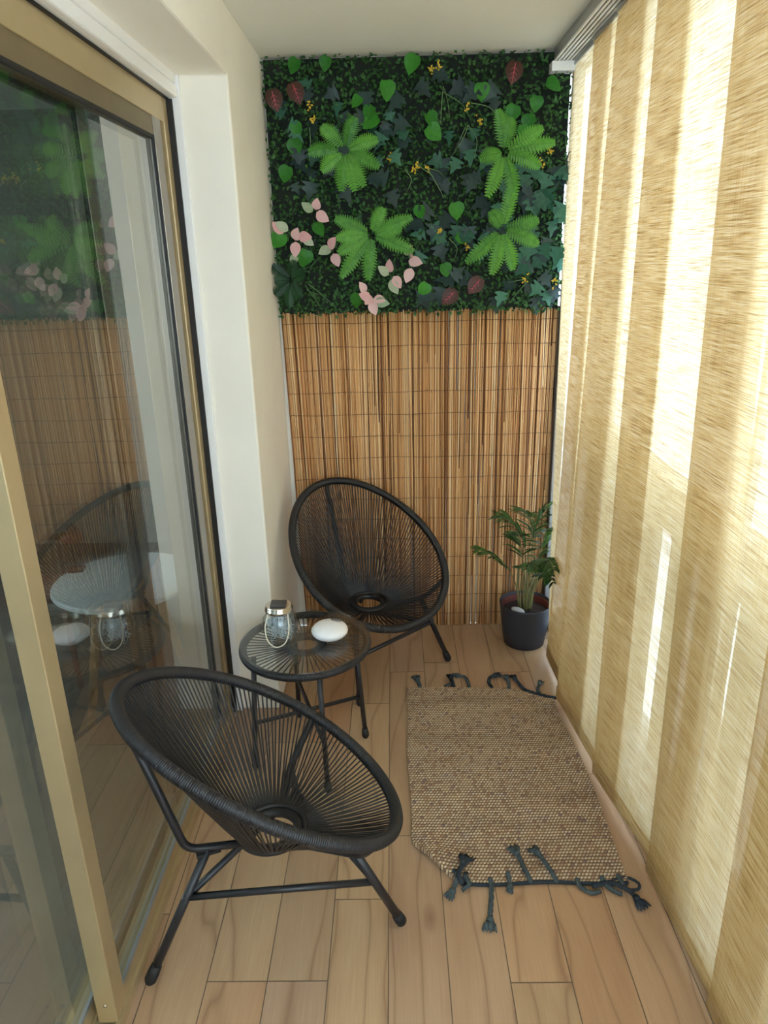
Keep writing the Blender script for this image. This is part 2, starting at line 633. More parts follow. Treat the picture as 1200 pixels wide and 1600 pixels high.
def panel(name, x0, x1, y0, y1, z0, z1, stile, mat, near_w=None):
    p = link(name, None, door)
    nw = near_w or stile
    boxobj('stile', (x0, y0, z0), (x1, y0 + nw, z1), mat, p, bevel=0.002)
    boxobj('stile', (x0, y1 - stile, z0), (x1, y1, z1), M['stile'], p, bevel=0.002)
    boxobj('bottom_rail', (x0 + 0.003, y0 + nw, z0), (x1 - 0.003, y1 - stile, z0 + 0.045), M['gold'], p, bevel=0.002)
    boxobj('top_rail', (x0 + 0.003, y0 + nw, z1 - 0.055), (x1 - 0.003, y1 - stile, z1), M['gold_dark'], p, bevel=0.002)
    g = G()
    b0, b1, c0, c1 = y0 + nw, y1 - stile, z0 + 0.045, z1 - 0.055
    for xx in (x1 - 0.010,):
        g.box((xx, b1 - 0.010, c0), (xx + 0.008, b1 + 0.001, c1))
        g.box((xx, b0, c1 - 0.01), (xx + 0.008, b1, c1))
    g.obj('glazing_bead', M['gasket'], p, smooth=False)
    boxobj('lower_bead', (x1 - 0.010, b0, c0), (x1 - 0.002, b1, c0 + 0.012), M['alu'], p)
    xm = (x0 + x1) / 2
    boxobj('glass', (xm - 0.009, b0 - 0.005, c0 - 0.005), (xm + 0.009, b1 + 0.005, c1 + 0.005), M['glass'], p)
    return p
pa = panel('sliding_panel', -0.717, -0.671, 1.170, 2.345, 0.030, 2.105, 0.066, M['gold'], 0.054)
g = G()
g.lathe([(0.0045, 0), (0.0045, 0.002), (0.002, 0.003)], 10, capt=True)
scw = g.obj('screw', M['steel'], pa)
scw.location = (-0.694, 1.170, 0.085)
scw.rotation_euler = (math.pi / 2, 0, 0)
pb = panel('sliding_panel', -0.775, -0.730, 0.20, 1.93, 0.030, 2.105, 0.055, M['gold'])

# ---- the room behind the door
g = G()
g.box((-3.4, -0.6, -0.1), (-0.80, 4.4, -0.002))
g.obj('floor', M['room_floor'], smooth=False)['kind'] = 'structure'
g = G()
g.box((-3.5, -0.6, 2.5), (-0.80, 4.4, 2.6))
g.obj('ceiling', M['white_wall'], smooth=False)['kind'] = 'structure'
boxobj('wall_room_far', (-3.5, 4.3, -0.1), (-0.80, 4.4, 2.6), M['room_wall'], kind='structure')
g = G()
g.box((-3.5, -0.6, -0.1), (-3.4, 0.4, 2.6))
g.box((-3.5, 2.4, -0.1), (-3.4, 4.4, 2.6))
g.box((-3.5, 0.4, -0.1), (-3.4, 2.4, 0.7))
g.box((-3.5, 0.4, 2.2), (-3.4, 2.4, 2.6))
g.obj('wall_room_left', M['room_wall'], smooth=False)['kind'] = 'structure'
boxobj('fill_window_3', (-3.455, 0.4, 0.7), (-3.445, 2.4, 2.2), M['clear'], kind='structure')  # unseen opening and pane, added to brighten the room behind the glass
boxobj('wall_room_near', (-3.5, -0.7, -0.1), (-0.80, -0.6, 2.6), M['room_wall'], kind='structure')
boxobj('wall_room_right', (-0.86, D + 0.12, -0.1), (-0.80, 4.3, 2.6), M['room_wall'], kind='structure')
boxobj('wall_room_lintel', (-0.86, -0.6, H), (-0.80, D + 0.12, 2.6), M['room_wall'], kind='structure')

# ---- window side: glazing, posts, sill, curtain track
win = link('window_1', None)
win['kind'] = 'structure'
boxobj('sill_rail', (0.745, -1.3, 0.0), (0.93, D + 0.05, 0.055), M['alu'], win, bevel=0.004)
boxobj('top_rail', (0.745, -1.3, 2.36), (0.93, D + 0.05, H), M['alu'], win, bevel=0.004)
boxobj('dark_profile', (0.698, 3.10, 0.0), (0.730, D, 1.50), M['alu_dark'], win)
boxobj('end_post', (0.702, 3.085, 0.0), (0.742, 3.125, 2.385), M['alu'], win, bevel=0.003)
ys = [-1.25, -0.55, 0.15, 0.85, 1.55, 2.25, 3.10]
for i in range(6):
    boxobj('window_pane', (0.80, ys[i] + 0.004, 0.055), (0.808, ys[i + 1] - 0.004, 2.36), M['clear'], win)
    boxobj('pane_profile', (0.795, ys[i + 1] - 0.010, 0.055), (0.813, ys[i + 1] + 0.010, 2.36), M['alu'], win)

boxobj('trim_1', (0.612, 3.075, 2.352), (0.705, D, 2.384), M['white_pvc'], kind='structure')

trk = thing('curtain_track', 'silver five-channel curtain track along the ceiling above the curtain panels', 'curtain track', (0, 0, 2.385))
g = G()
g.box((0.622, -1.25, 0.035), (0.712, 3.10, 0.045))
for i in range(7):
    x = 0.622 + i * 0.0143
    g.box((x, -1.25, 0.006), (x + 0.004, 3.10, 0.036))
    if i < 6:
        pass
g.obj('rail', M['alu'], trk, smooth=False, bevel=0.0012)
g = G()
for i in range(7):
    x = 0.622 + i * 0.0143
    g.box((x - 0.0022, -1.25, 0.0), (x + 0.0062, 3.10, 0.006))
g.obj('channel_lip', M['white_pvc'], trk, smooth=False, bevel=0.001)

# curtain panels: y far / near, x at the top, x of the hem far / near, sway
PAN = [
    (3.135, 2.800, 2.56, 0.699, 0.668, 0.664, 'narrow curtain panel hanging at the far end beside the potted palm'),
    (2.775, 2.775, 2.20, 0.688, 0.655, 0.672, 'curtain panel second from the back wall, overlapping the farthest one'),
    (2.470, 2.460, 1.86, 0.677, 0.630, 0.697, 'curtain panel hanging beside the back half of the woven rug'),
    (2.075, 2.015, 1.40, 0.664, 0.658, 0.770, 'wide pale curtain panel hanging beside the front half of the woven rug'),
    (1.595, 1.600, 1.00, 0.653, 0.702, 0.742, 'curtain panel beside the bare planks just in front of the rug'),
    (1.150, 1.205, 0.55, 0.642, 0.711, 0.722, 'curtain panel nearest the camera, cut off by the right edge'),
]
for i, (yt, yb, yn, xt, xf, xn, lab) in enumerate(PAN):
    root = thing('sheer_curtain', 'beige slub ' + lab, 'curtain', (0, 0, 0), 0, 'sheer panel curtains over the window')
    nz_, ny_ = 40, 16
    z0, z1 = 0.030, 2.375
    g = G()
    V, F = [], []

    def P(a, t):
        # a: 0 far .. 1 near, t: 0 bottom .. 1 top
        yf = yb + (yt - yb) * (t ** 0.8)
        y = yf + (yn - yf) * a
        k = t ** 1.1
        xb = xf + (xn - xf) * a
        x = xb + (xt - xb) * k
        x += 0.0035 * math.sin(a * 7 + i * 1.7) * math.sin(t * math.pi)
        return (x, y, z0 + (z1 - z0) * t)
    for b in range(nz_ + 1):
        for a in range(ny_ + 1):
            V.append(P(a / ny_, b / nz_))
    for b in range(nz_):
        for a in range(ny_):
            q = b * (ny_ + 1) + a
            F.append((q, q + 1, q + ny_ + 2, q + ny_ + 1))
    g.add(V, F)
    g.obj('fabric', M['fabric'], root)
    g = G()
    V, F = [], []
    for b in range(3):
        for a in range(ny_ + 1):
            p = P(a / ny_, b * 0.012)
            V.append((p[0] - 0.003, p[1], p[2]))
    for b in range(2):
        for a in range(ny_):
            q = b * (ny_ + 1) + a
            F.append((q, q + 1, q + ny_ + 2, q + ny_ + 1))
    g.add(V, F)
    g.obj('hem', M['hem'], root)
    g = G()
    g.box((xt - 0.005, yn, 2.370), (xt + 0.005, yt, 2.3825))
    g.obj('carrier_bar', M['alu'], root, smooth=False, bevel=0.001)

# ---- outside, seen through the weave
rl = thing('balcony_railing', 'wide board railing with a thick top beam outside the window, behind the curtains', 'railing', (0.86, 1.0, 0))
boxobj('top_beam', (0.0, -2.3, 0.865), (0.07, 2.3, 1.02), M['rail_board'], rl)
yy = -2.3
k = 0
while yy < 2.25:
    wd = 0.10 + 0.05 * random.random()
    boxobj('board', (0.02, yy, -0.1), (0.045, min(yy + wd, 2.3), 0.865), M['rail_board'], rl)
    yy += wd + 0.07 + 0.08 * random.random()
bd = thing('building', 'pale building across the street, added to cut the sky light behind the curtain weave', 'building', (10.0, 3.0, -9))
boxobj('wall', (0, -30, 0), (4, 40, 25.0), M['facade'], bd)  # facade put in tall to hold back sky light from the curtain
for i in range(9):
    for z in (8.2, 11.4, 14.6, 17.8):
        boxobj('window', (-0.05, -12 + i * 4.0, z), (0.02, -10.2 + i * 4.0, z + 1.8), M['facade_glass'], bd)

# ------------------------------------------------------------------ reed screen
reed = thing('reed_screen', 'golden brown reed screen covering the lower half of the back wall', 'reed screen', (0, D - 0.013, 0))
g = G()
ZT = 1.50
x = -0.470
while x < 0.708:
    for layer in range(3):
        if layer < 2 and rng.random() < 0.10:
            continue
        xx = x + rng.uniform(-0.003, 0.003)
        r = rng.uniform(0.0022, 0.0038)
        lean = 0.030 * max(0.0, 1 - (xx + 0.47) / 0.35) + rng.normal(0, 0.004)
        zlo = 0.002 if rng.random() < 0.86 else rng.uniform(0.1, 0.8)
        zhi = ZT - rng.uniform(0, 0.02) if rng.random() < 0.8 else rng.uniform(zlo + 0.3, 1.35)
        yb_ = -0.002 - layer * 0.005 + rng.normal(0, 0.0012)
        tz = float(np.clip(rng.normal(0.55, 0.24), 0, 1))
        if layer == 2:          # rearmost canes, coloured dark to paint shade into the gaps
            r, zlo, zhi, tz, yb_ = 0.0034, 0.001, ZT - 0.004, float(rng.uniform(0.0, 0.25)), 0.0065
        pts = []
        bow = rng.normal(0, 0.0018)
        for t in np.linspace(0, 1, 6):
            z = zlo + (zhi - zlo) * t
            pts.append((xx + lean * (1 - z / ZT) + bow * math.sin(t * 6), yb_, z))
        g.tube(pts, r, 6, tint=tz)
    x += 0.0052
g.obj('reeds', M['reed'], reed)
for k in range(15):
    z = 0.07 + k * 0.0985
    g = G()
    lx = -0.470 + 0.030 * (1 - z / ZT)
    g.tube([(xx, -0.0115 + 0.0006 * math.sin(xx * 90), z + 0.002 * math.sin(xx * 17 + k)) for xx in np.linspace(lx, 0.708, 60)], 0.0011, 5)
    g.obj('binding_wire', M['binding'], reed)

# ------------------------------------------------------------------ artificial plant wall
gw = thing('artificial_plant_wall', 'square mat of artificial green leaves and flowers on the upper back wall', 'plant wall', (0, D, 1.46))
OZ = 1.46

def WP(x, z, y=3.08):
    return Vector((x, y - D, z - OZ))

boxobj('backing_mesh', (-0.478, -0.012, 0.03), (0.695, -0.001, H - OZ - 0.004), M['mat_back'], gw)

def leaf_shape(L, W, lobes='oval', fold=0.15, droop=0.2, n=8):
    """leaf blade in local coords: base at origin, length along +Y, faces +Z"""
    V, F = [], []
    prof = []
    for i in range(n + 1):
        t = i / n
        if lobes == 'oval':
            wv = math.sin(math.pi * t ** 0.85) ** 0.8
        elif lobes == 'heart':
            wv = max(0, 1.1 * math.sin(math.pi * min(1, t * 0.88 + 0.14)) ** 0.75) if t < 1 else 0
        elif lobes == 'ivy':
            key = [(0, .06), (.06, .8), (.13, 1.0), (.26, .42), (.4, .9), (.48, .8), (.58, .34), (.8, .22), (1, 0)]
            wv = np.interp(t, [q[0] for q in key], [q[1] for q in key])
        elif lobes == 'blade':
            wv = math.sin(math.pi * (0.08 + 0.92 * t)) ** 0.6 if t < 1 else 0
        prof.append((t, wv))
    for t, wv in prof:
        y = L * t
        z = -droop * L * t * t
        hw = W * 0.5 * wv
        V += [(-hw, y, z + fold * hw), (0, y, z), (hw, y, z + fold * hw)]
    for i in range(n):
        a = i * 3
        F += [(a, a + 1, a + 4, a + 3), (a + 1, a + 2, a + 5, a + 4)]
    return V, F

def frame(pos, direc, normal, roll=0.0):
    y = Vector(direc).normalized()
    z = Vector(normal)
    z = (z - y * z.dot(y)).normalized()
    x = y.cross(z)
    m = Matrix((x, y, z)).transposed().to_4x4()
    m = m @ Matrix.Rotation(roll, 4, 'Y')
    m.translation = Vector(pos)
    return m

# boxwood: thousands of tiny leaves -> one stuff part
g = G()
lv, lf = leaf_shape(1, 0.62, 'oval', 0.25, 0.15, 2)
lv = np.array(lv)
NB = 7600
for _ in range(NB):
    x = rng.uniform(-0.482, 0.698)
    z = rng.uniform(1.485, 2.425)
    dep = rng.uniform(0.012, 0.058)
    L = rng.uniform(0.013, 0.023)
    an = rng.uniform(0, 2 * math.pi)
    dv = Vector((math.cos(an), rng.uniform(-0.7, 0.1), math.sin(an)))
    nv = Vector((rng.normal(0, 0.45), -1, rng.normal(0.25, 0.45)))
    mm = np.array(frame((x, -dep, z - OZ), dv, nv))
    vv = (lv * L) @ mm[:3, :3].T + mm[:3, 3]
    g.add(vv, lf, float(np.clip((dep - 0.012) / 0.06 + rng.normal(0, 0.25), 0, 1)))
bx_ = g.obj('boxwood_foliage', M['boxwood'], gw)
bx_['kind'] = 'stuff'

# a tint face-attribute is needed on shared leaf meshes too
def leaf_mesh(name, L, W, kind, mat, n=8, fold=0.3, droop=0.3, tint=0.5):
    g = G()
    g.add(*leaf_shape(L, W, kind, fold, droop, n), tint)
    me = g.mesh(name)
    me.materials.append(mat)
    return me

def put(name, me, mat4, parent):
    o = link(name, me, parent)
    o.matrix_local = mat4
    return o

# ivy: two big drifts (dark blue green at right, scattered at left / top)
ivy_v = [leaf_mesh('ivy_leaf', 0.075, 0.085, 'ivy', M['ivy'], 16, 0.2, 0.35, t) for t in (0.15, 0.5, 0.85)]
ivy_d = [leaf_mesh('dark_ivy_leaf', 0.078, 0.085, 'ivy', M['ivy_dark'], 16, 0.2, 0.35, t) for t in (0.2, 0.5, 0.8)]
def scatter(n, x0, x1, z0, z1, meshes, name, scale=(0.7, 1.1), dep=(0.05, 0.085)):
    for _ in range(n):
        x, z = rng.uniform(x0, x1), rng.uniform(z0, z1)
        an = rng.normal(-math.pi / 2, 0.8)
        dv = Vector((math.cos(an), -0.15, math.sin(an)))
        nv = Vector((rng.normal(0, 0.35), -1, rng.normal(0.35, 0.3)))
        mm = frame((x, -rng.uniform(*dep), z - OZ), dv, nv) @ Matrix.Scale(rng.uniform(*scale), 4)
        put(name, meshes[rng.integers(len(meshes))], mm, gw)
scatter(44, 0.10, 0.66, 1.56, 2.05, ivy_d, 'dark_ivy_leaf')
scatter(30, 0.12, 0.68, 1.56, 2.10, ivy_v, 'ivy_leaf')
scatter(14, 0.52, 0.69, 1.66, 2.02, ivy_v, 'ivy_leaf', (0.8, 1.15), (0.06, 0.095))
scatter(24, -0.46, 0.0, 1.95, 2.38, ivy_d, 'dark_ivy_leaf', (0.6, 1.0))
scatter(22, -0.46, 0.60, 2.0, 2.38, ivy_v, 'ivy_leaf', (0.55, 0.9))
scatter(20, 0.0, 0.45, 1.98, 2.36, ivy_d, 'dark_ivy_leaf', (0.7, 1.0))
for x, z in ((0.15, 1.555), (0.43, 1.548), (0.60, 1.54), (0.66, 1.57)):
    mm = frame((x, -0.05, z - OZ), (0.1, -0.1, -1), (0.1, -1, 0.2)) @ Matrix.Scale(0.95, 4)
    put('dark_ivy_leaf', ivy_d[0], mm, gw)

# heart shaped bright leaves
heart = [leaf_mesh('heart_leaf', 0.064, 0.060, 'heart', M['heart'], 8, 0.35, 0.45, t) for t in (0.2, 0.5, 0.9)]
for x, z in [(-0.336, 2.391), (-0.227, 2.398), (-0.359, 2.185), (-0.368, 2.128), (0.104, 2.394), (0.347, 2.298), (0.144, 2.201), (0.144, 2.154),
             (-0.396, 2.031), (0.253, 1.887), (0.116, 1.880), (0.260, 1.764), (-0.293, 1.828), (-0.434, 1.790), (-0.344, 1.725),
             (-0.137, 1.55), (0.509, 2.154), (0.480, 2.221), (0.591, 2.292), (-0.012, 2.315), (0.211, 1.660), (0.143, 1.586),
             (-0.10, 2.26), (-0.06, 2.23), (-0.04, 2.19), (0.56, 2.25), (0.53, 2.19)]:
    an = rng.normal(-math.pi / 2, 0.6)
    mm = frame((x, -0.075, z - OZ + 0.02), (math.cos(an), -0.2, math.sin(an)), (rng.normal(0, 0.3), -1, 0.35)) @ Matrix.Scale(rng.uniform(0.75, 1.05), 4)
    put('heart_leaf', heart[rng.integers(3)], mm, gw)

# ferns
def frond(name, c, tip, width, mat, parent):
    """one pinnate serrated frond, arching out from the wall"""
    c, tip = Vector(c), Vector(tip)
    Ln = (tip - c).length
    dv = (tip - c).normalized()
    sd = dv.cross(Vector((0, -1, 0))).normalized()
    n = 15
    g = G()
    tl = rng.uniform(0.2, 0.9)
    pts = []
    for i in range(n + 1):
        t = i / n
        p = c + dv * Ln * t + Vector((0, -1, 0)) * (0.075 * math.sin(math.pi * min(1, t * 0.8 + 0.05)))
        pts.append(p)
    g.tube(pts, np.linspace(0.0022, 0.0008, n + 1), 5, tint=tl)
    for i in range(1, n):
        t = i / n
        hw = width * (math.sin(math.pi * (t * 0.86 + 0.1))) ** 0.75
        step = Ln / n
        for sgn in (-1, 1):
            a = pts[i]
            e = a + sd * sgn * hw + dv * (0.35 * hw) + Vector((0, 0.18 * hw, 0))
            b = dv * step * 0.46
            mid = (a + e) * 0.5 + Vector((0, -0.05 * hw, 0))
            V = [a - b, a + b, mid + b * 1.05, e + b * 0.35, e - b * 0.35, mid - b * 1.05]
            g.add(V, [(0, 1, 2, 5), (5, 2, 3, 4)] if sgn > 0 else [(5, 2, 1, 0), (4, 3, 2, 5)], tl + rng.uniform(-0.1, 0.1))
    return g.obj(name, mat, parent)

FERN = [
    ('fern', [(-0.173, 2.102), (-0.250, 2.176), (-0.302, 2.095), (-0.257, 2.030), (-0.189, 1.964), (-0.106, 1.977), (-0.050, 2.040), (-0.053, 2.128), (-0.131, 2.201), (-0.140, 1.963)]),
    ('fern', [(0.441, 2.082), (0.410, 2.212), (0.350, 2.055), (0.380, 1.931), (0.479, 1.923), (0.567, 2.026), (0.571, 2.151), (0.616, 2.102), (0.453, 2.187)]),
    ('fern', [(-0.079, 1.798), (-0.210, 1.853), (-0.208, 1.785), (-0.197, 1.647), (-0.095, 1.634), (-0.032, 1.885), (0.072, 1.851), (0.033, 1.811), (0.077, 1.732), (-0.204, 1.733)]),
    ('fern', [(0.444, 1.802), (0.393, 1.865), (0.467, 1.949), (0.571, 1.830), (0.574, 1.747), (0.483, 1.659), (0.404, 1.644), (0.307, 1.689)]),
    ('dark_fern', [(-0.414, 1.630), (-0.475, 1.685), (-0.472, 1.577), (-0.373, 1.564), (-0.356, 1.651), (-0.421, 1.532), (-0.39, 1.70), (-0.47, 1.63)]),
]
for nm, L in FERN:
    c = L[0]
    g = G()
    g.lathe([(0.004, 0), (0.010, 0.006), (0.006, 0.012)], 8, capt=True)
    fo = g.obj(nm, M['fern_dark'], gw)
    fo.location = WP(c[0], c[1], 3.085)
    for tx, tz in L[1:]:
        c3 = Vector((0, 0, 0))
        dx, dz = tx - c[0], tz - c[1]
        k = 1.10
        frond('frond', (dx * 0.08, -0.004, dz * 0.08), (dx * k, -0.015, dz * k), 0.031 if nm == 'fern' else 0.026,
              M['fern'] if nm == 'fern' else M['fern_dark'], fo)

# pink and variegated leaf sprigs
SPR = [
    [(-0.293, 1.909, 'p'), (-0.327, 1.900, 'v'), (-0.276, 1.868, 'p')],
    [(-0.430, 1.831, 'v'), (-0.382, 1.799, 'p'), (-0.350, 1.793, 'p'), (-0.385, 1.752, 'p'), (-0.335, 1.778, 'v'), (-0.394, 1.710, 'v'), (-0.447, 1.826, 'p')],
    [(-0.240, 1.764, 'p'), (-0.226, 1.707, 'p'), (-0.262, 1.742, 'v')],
    [(-0.009, 1.673, 'p'), (-0.030, 1.655, 'v'), (0.019, 1.616, 'p'), (0.004, 1.600, 'v')],
    [(0.076, 1.721, 'p'), (0.090, 1.690, 'p'), (0.070, 1.642, 'p'), (0.060, 1.735, 'v')],
    [(-0.118, 1.592, 'p'), (-0.095, 1.548, 'p'), (-0.080, 1.515, 'p'), (-0.058, 1.547, 'p'), (-0.110, 1.560, 'p'), (-0.05, 1.535, 'v')],
]
pinkm = [leaf_mesh('pink_leaf', 0.056, 0.040, 'oval', M['pink'], 7, 0.2, 0.2, t) for t in (0.1, 0.45, 0.8)]
varm = [leaf_mesh('variegated_leaf', 0.056, 0.036, 'oval', M['variegated'], 7, 0.2, 0.2, t) for t in (0.2, 0.6)]
for L in SPR:
    cx = sum(p[0] for p in L) / len(L)
    cz = sum(p[1] for p in L) / len(L)
    g = G()
    for x, z, k in L:
        g.tube([(0, 0.02, 0), ((x - cx) * 0.5, 0.0, (z - cz) * 0.5), (x - cx, -0.004, z - cz)], 0.0011, 5)
    so = g.obj('pink_leaf_sprig', M['grass'], gw)
    so.location = WP(cx, cz, 3.062)
    for x, z, k in L:
        d = Vector((x - cx, -0.01, z - cz))
        if d.length < 0.012:
            d = Vector((0.3, -0.1, -1))
        d = d.normalized() + Vector((rng.normal(0, 0.25), -0.25, rng.normal(-0.1, 0.25)))
        d.normalize()
        pos = Vector((x - cx, -0.012, z - cz)) - d * 0.026
        mm = frame(pos, d, (rng.normal(0, 0.3), -1, rng.normal(0.25, 0.2))) @ Matrix.Scale(rng.uniform(0.9, 1.15), 4)
        put('pink_leaf' if k == 'p' else 'variegated_leaf', (pinkm if k == 'p' else varm)[rng.integers(2)], mm, so)

# red veined leaves
cal = leaf_mesh('red_leaf', 0.078, 0.060, 'heart', M['caladium'], 8, 0.12, 0.2, 0.5)
for x, z, an in [(-0.442, 2.315, -1.3), (-0.362, 2.335, -1.2), (0.475, 2.385, -1.75), (0.364, 1.62, -2.3), (0.262, 1.575, -2.4)]:
    dv = (math.cos(an), -0.2, math.sin(an))
    mm = frame((x, -0.078, z - OZ), dv, (0.1, -1, 0.3))
    lo = put('red_leaf', cal, mm, gw)
    g = G()
    g.tube([(0, 0.008, 0.0012), (0, 0.045, -0.003), (0, 0.078, -0.012)], [0.002, 0.0014, 0.0006], 5)
    for q in (0.02, 0.036, 0.052):
        for sgn in (-1, 1):
            g.tube([(0, q, 0.0005 - q * 0.06), (sgn * 0.014, q + 0.013, 0.0015 - q * 0.10)], [0.0011, 0.0005], 4)
    g.obj('vein', M['vein'], lo)

# yellow flowers
for x, z in [(-0.300, 2.261), (-0.290, 2.208), (0.001, 2.068), (0.090, 2.019), (0.106, 2.043), (0.160, 2.359), (0.190, 2.381), (0.295, 2.242),
             (0.344, 2.185), (0.616, 2.084), (0.590, 2.041), (0.193, 1.806), (0.304, 1.742), (0.542, 1.610), (0.665, 1.602), (0.143, 2.027)]:
    g = G()
    for k in range(7):
        a = k * 2 * math.pi / 7 + rng.uniform(-0.3, 0.3)
        L = rng.uniform(0.008, 0.016)
        d = Vector((math.cos(a), -0.5, math.sin(a) * 1.3))
        v, f = leaf_shape(L, 0.007, 'oval', 0.2, 0.1, 3)
        mm = frame((rng.normal(0, 0.004), 0, rng.normal(0, 0.008)), d, (0, -1, 0.2))
        g.add([mm @ Vector(p) for p in v], f, rng.uniform(0.2, 1))
    fo = g.obj('yellow_flower', M['yellow'], gw)
    fo.location = WP(x, z, 3.06)

# grass blades
GR = [((0.206, 2.308), (0.196, 2.179)), ((0.206, 2.290), (0.312, 2.186)), ((0.302, 2.177), (0.234, 2.064)), ((0.302, 2.177), (0.327, 2.062)),
      ((0.133, 2.047), (0.208, 1.927)), ((0.143, 2.032), (0.213, 1.996)), ((0.058, 2.029), (0.059, 1.941)), ((-0.305, 2.182), (-0.312, 2.067)),
      ((-0.293, 1.713), (-0.335, 1.661)), ((-0.355, 1.608), (-0.297, 1.525)), ((-0.343, 1.613), (-0.234, 1.518)), ((0.231, 1.775), (0.252, 1.691)),
      ((0.548, 1.599), (0.483, 1.525)), ((0.311, 2.251), (0.406, 2.211)), ((0.29, 2.17), (0.25, 2.09)), ((0.21, 2.30), (0.23, 2.20)),
      ((-0.35, 1.60), (-0.26, 1.56)), ((0.10, 2.05), (0.17, 2.0)), ((0.542, 1.61), (0.47, 1.60))]
for (xa, za), (xb, zb) in GR:
    g = G()
    bx = rng.normal(0, 0.012)
    pts = bez([(0, 0, 0), ((xb - xa) * 0.5 + bx, -0.018, (zb - za) * 0.5 + 0.004), (xb - xa, -0.010, zb - za)], 12)
    g.tube(pts, np.linspace(0.0021, 0.0007, len(pts)), 5, tint=rng.uniform(0.2, 1))
    go = g.obj('grass_blade', M['grass'], gw)
    go.location = WP(xa, za, 3.065)

lp = G()
pts = []
for k in range(60):
    a = k / 59 * 2 * math.pi * 2.2
    pts.append((0.012 * math.cos(a) + 0.004 * k / 59, -0.002 * k / 20, 0.040 * math.sin(a)))
lp.tube(bez([(-0.05, 0.012, 0.03)] + pts[::3], 80), 0.0013, 5)
lo = lp.obj('cable_loop', M['black_cable'])
lo.location = (0.692, 3.055, 2.035)
tag(lo, 'thin dark looped cable poking out from the right edge of the plant wall', 'cable')

# ------------------------------------------------------------------ acapulco chairs
RA, RB, INC, RCZ, EGG, SAG = 0.311, 0.382, 0.597, 0.570, -0.112, 0.008
def rim_pt(t):
    v = RB * math.sin(t)
    u = RA * math.cos(t) * (1 + EGG * math.sin(t))
    w = SAG * math.cos(t) ** 2
    return np.array([-v * math.cos(INC), u, RCZ + v * math.sin(INC) + w])
NCORD = 76
HUB = np.array([0.0, 0.0, 0.322])
shared = {}
def chair(loc, yaw, label, feet):
    root = thing('acapulco_chair', label, 'chair', loc, yaw, 'two black string egg chairs')
    if not shared:
        g = G()
        n = 1800
        th = np.linspace(0, 2 * np.pi, n, endpoint=False)
        P = np.array([rim_pt(t) for t in th])
        g.tube(P, 0.0148 + 0.0016 * np.abs(np.sin(np.arange(n) * np.pi * 450 / n)), 12, closed=True)
        shared['rim'] = g.mesh('rim')
        g = G()
        hub = [HUB + np.array([0.066 * math.cos(t), 0.062 * math.sin(t), 0]) for t in np.linspace(0, 2 * np.pi, 80, endpoint=False)]
        g.tube(hub, 0.012 + 0.0012 * np.abs(np.sin(np.arange(80) * np.pi / 2 + 0.4)), 8, closed=True)
        hub = [HUB + np.array([0.084 * math.cos(t), 0.080 * math.sin(t), 0.006]) for t in np.linspace(0, 2 * np.pi, 80, endpoint=False)]
        g.tube(hub, 0.009, 8, closed=True)
        shared['hub'] = g.mesh('woven_hub')
        for k in range(NCORD):
            t = 2 * math.pi * (k + 0.5) / NCORD
            a = rim_pt(t)
            ang = math.atan2(a[1], a[0])
            b = HUB + np.array([0.086 * math.cos(ang), 0.082 * math.sin(ang), 0.006])
            g = G()
            for off in (-0.5, 0.5):
                tt = np.array([-math.sin(ang), math.cos(ang), 0]) * off * 0.006
                a2 = rim_pt(t + off * math.pi / NCORD)
                mid = 0.5 * (a2 + b) + np.array([0, 0, -0.008])
                g.tube([a2, 0.75 * a2 + 0.25 * b + [0, 0, -0.006], mid, 0.25 * a2 + 0.75 * b + [0, 0, -0.006], b + tt * 0.6], 0.0023, 6, cap=False)
            shared['cord%d' % k] = g.mesh('cord')
        for key, me in shared.items():
            me.materials.append(M['black_cord'])
    link('rim', shared['rim'], root)
    hb = link('woven_hub', shared['hub'], root)
    for k in range(NCORD):
        link('cord', shared['cord%d' % k], hb)
    # three bent brackets from the rim to under the hub
    ends = []
    for t, bend in ((math.radians(92), (-0.215, 0.010, 0.332)), (math.radians(322), (0.105, 0.215, 0.330)), (math.radians(218), (0.180, -0.175, 0.330))):
        a = rim_pt(t)
        b = np.array(bend)
        c = HUB + np.array([b[0] * 0.30, b[1] * 0.30, -0.018])
        g = G()
        g.tube(round_path([a, b, c], 0.035), 0.0105, 10)
        g.obj('bracket', M['black_steel'], root)
        ends.append((b, c))
    tops = []
    for (b, c), ft in zip(ends, feet):
        q_ = 0.66 if ft[0] < 0 else 0.93
        top = q_ * b + (1 - q_) * c + np.array([0, 0, -0.004])
        foot = np.array([ft[0], ft[1], 0.0])
        d = (foot - top) / np.linalg.norm(foot - top)
        g = G()
        g.tube([top, foot - d * 0.02], 0.0115, 10)
        lg = g.obj('leg', M['black_steel'], root)
        g = G()
        e = foot - d * 0.012
        g.tube([foot - d * 0.052, foot - d * 0.030, foot - d * 0.012 + np.array([0, 0, 0.0]), foot + np.array([0, 0, 0.003])], [0.0135, 0.0155, 0.0155, 0.010], 12)
        g.obj('foot_cap', M['rubber'], lg)
        tops.append((top, foot))
    bars = [0.28 * t_ + 0.72 * 0 + 0 for t_, f_ in tops]
    mids = [t_ + (f_ - t_) * 0.36 for t_, f_ in tops]
    for i, j in ((0, 1), (0, 2), (1, 2)):
        g = G()
        g.tube([mids[i], mids[j]], 0.0092, 10)
        g.obj('stretcher', M['black_steel'], root)
    g = G()
    b, c = ends[0]
    q = 0.66 * b + 0.34 * c
    g.box((q[0] - 0.03, q[1] - 0.011, q[2] - 0.017), (q[0] + 0.03, q[1] + 0.011, q[2] - 0.009))
    g.obj('mounting_plate', M['black_steel'], root, smooth=False)
    return root
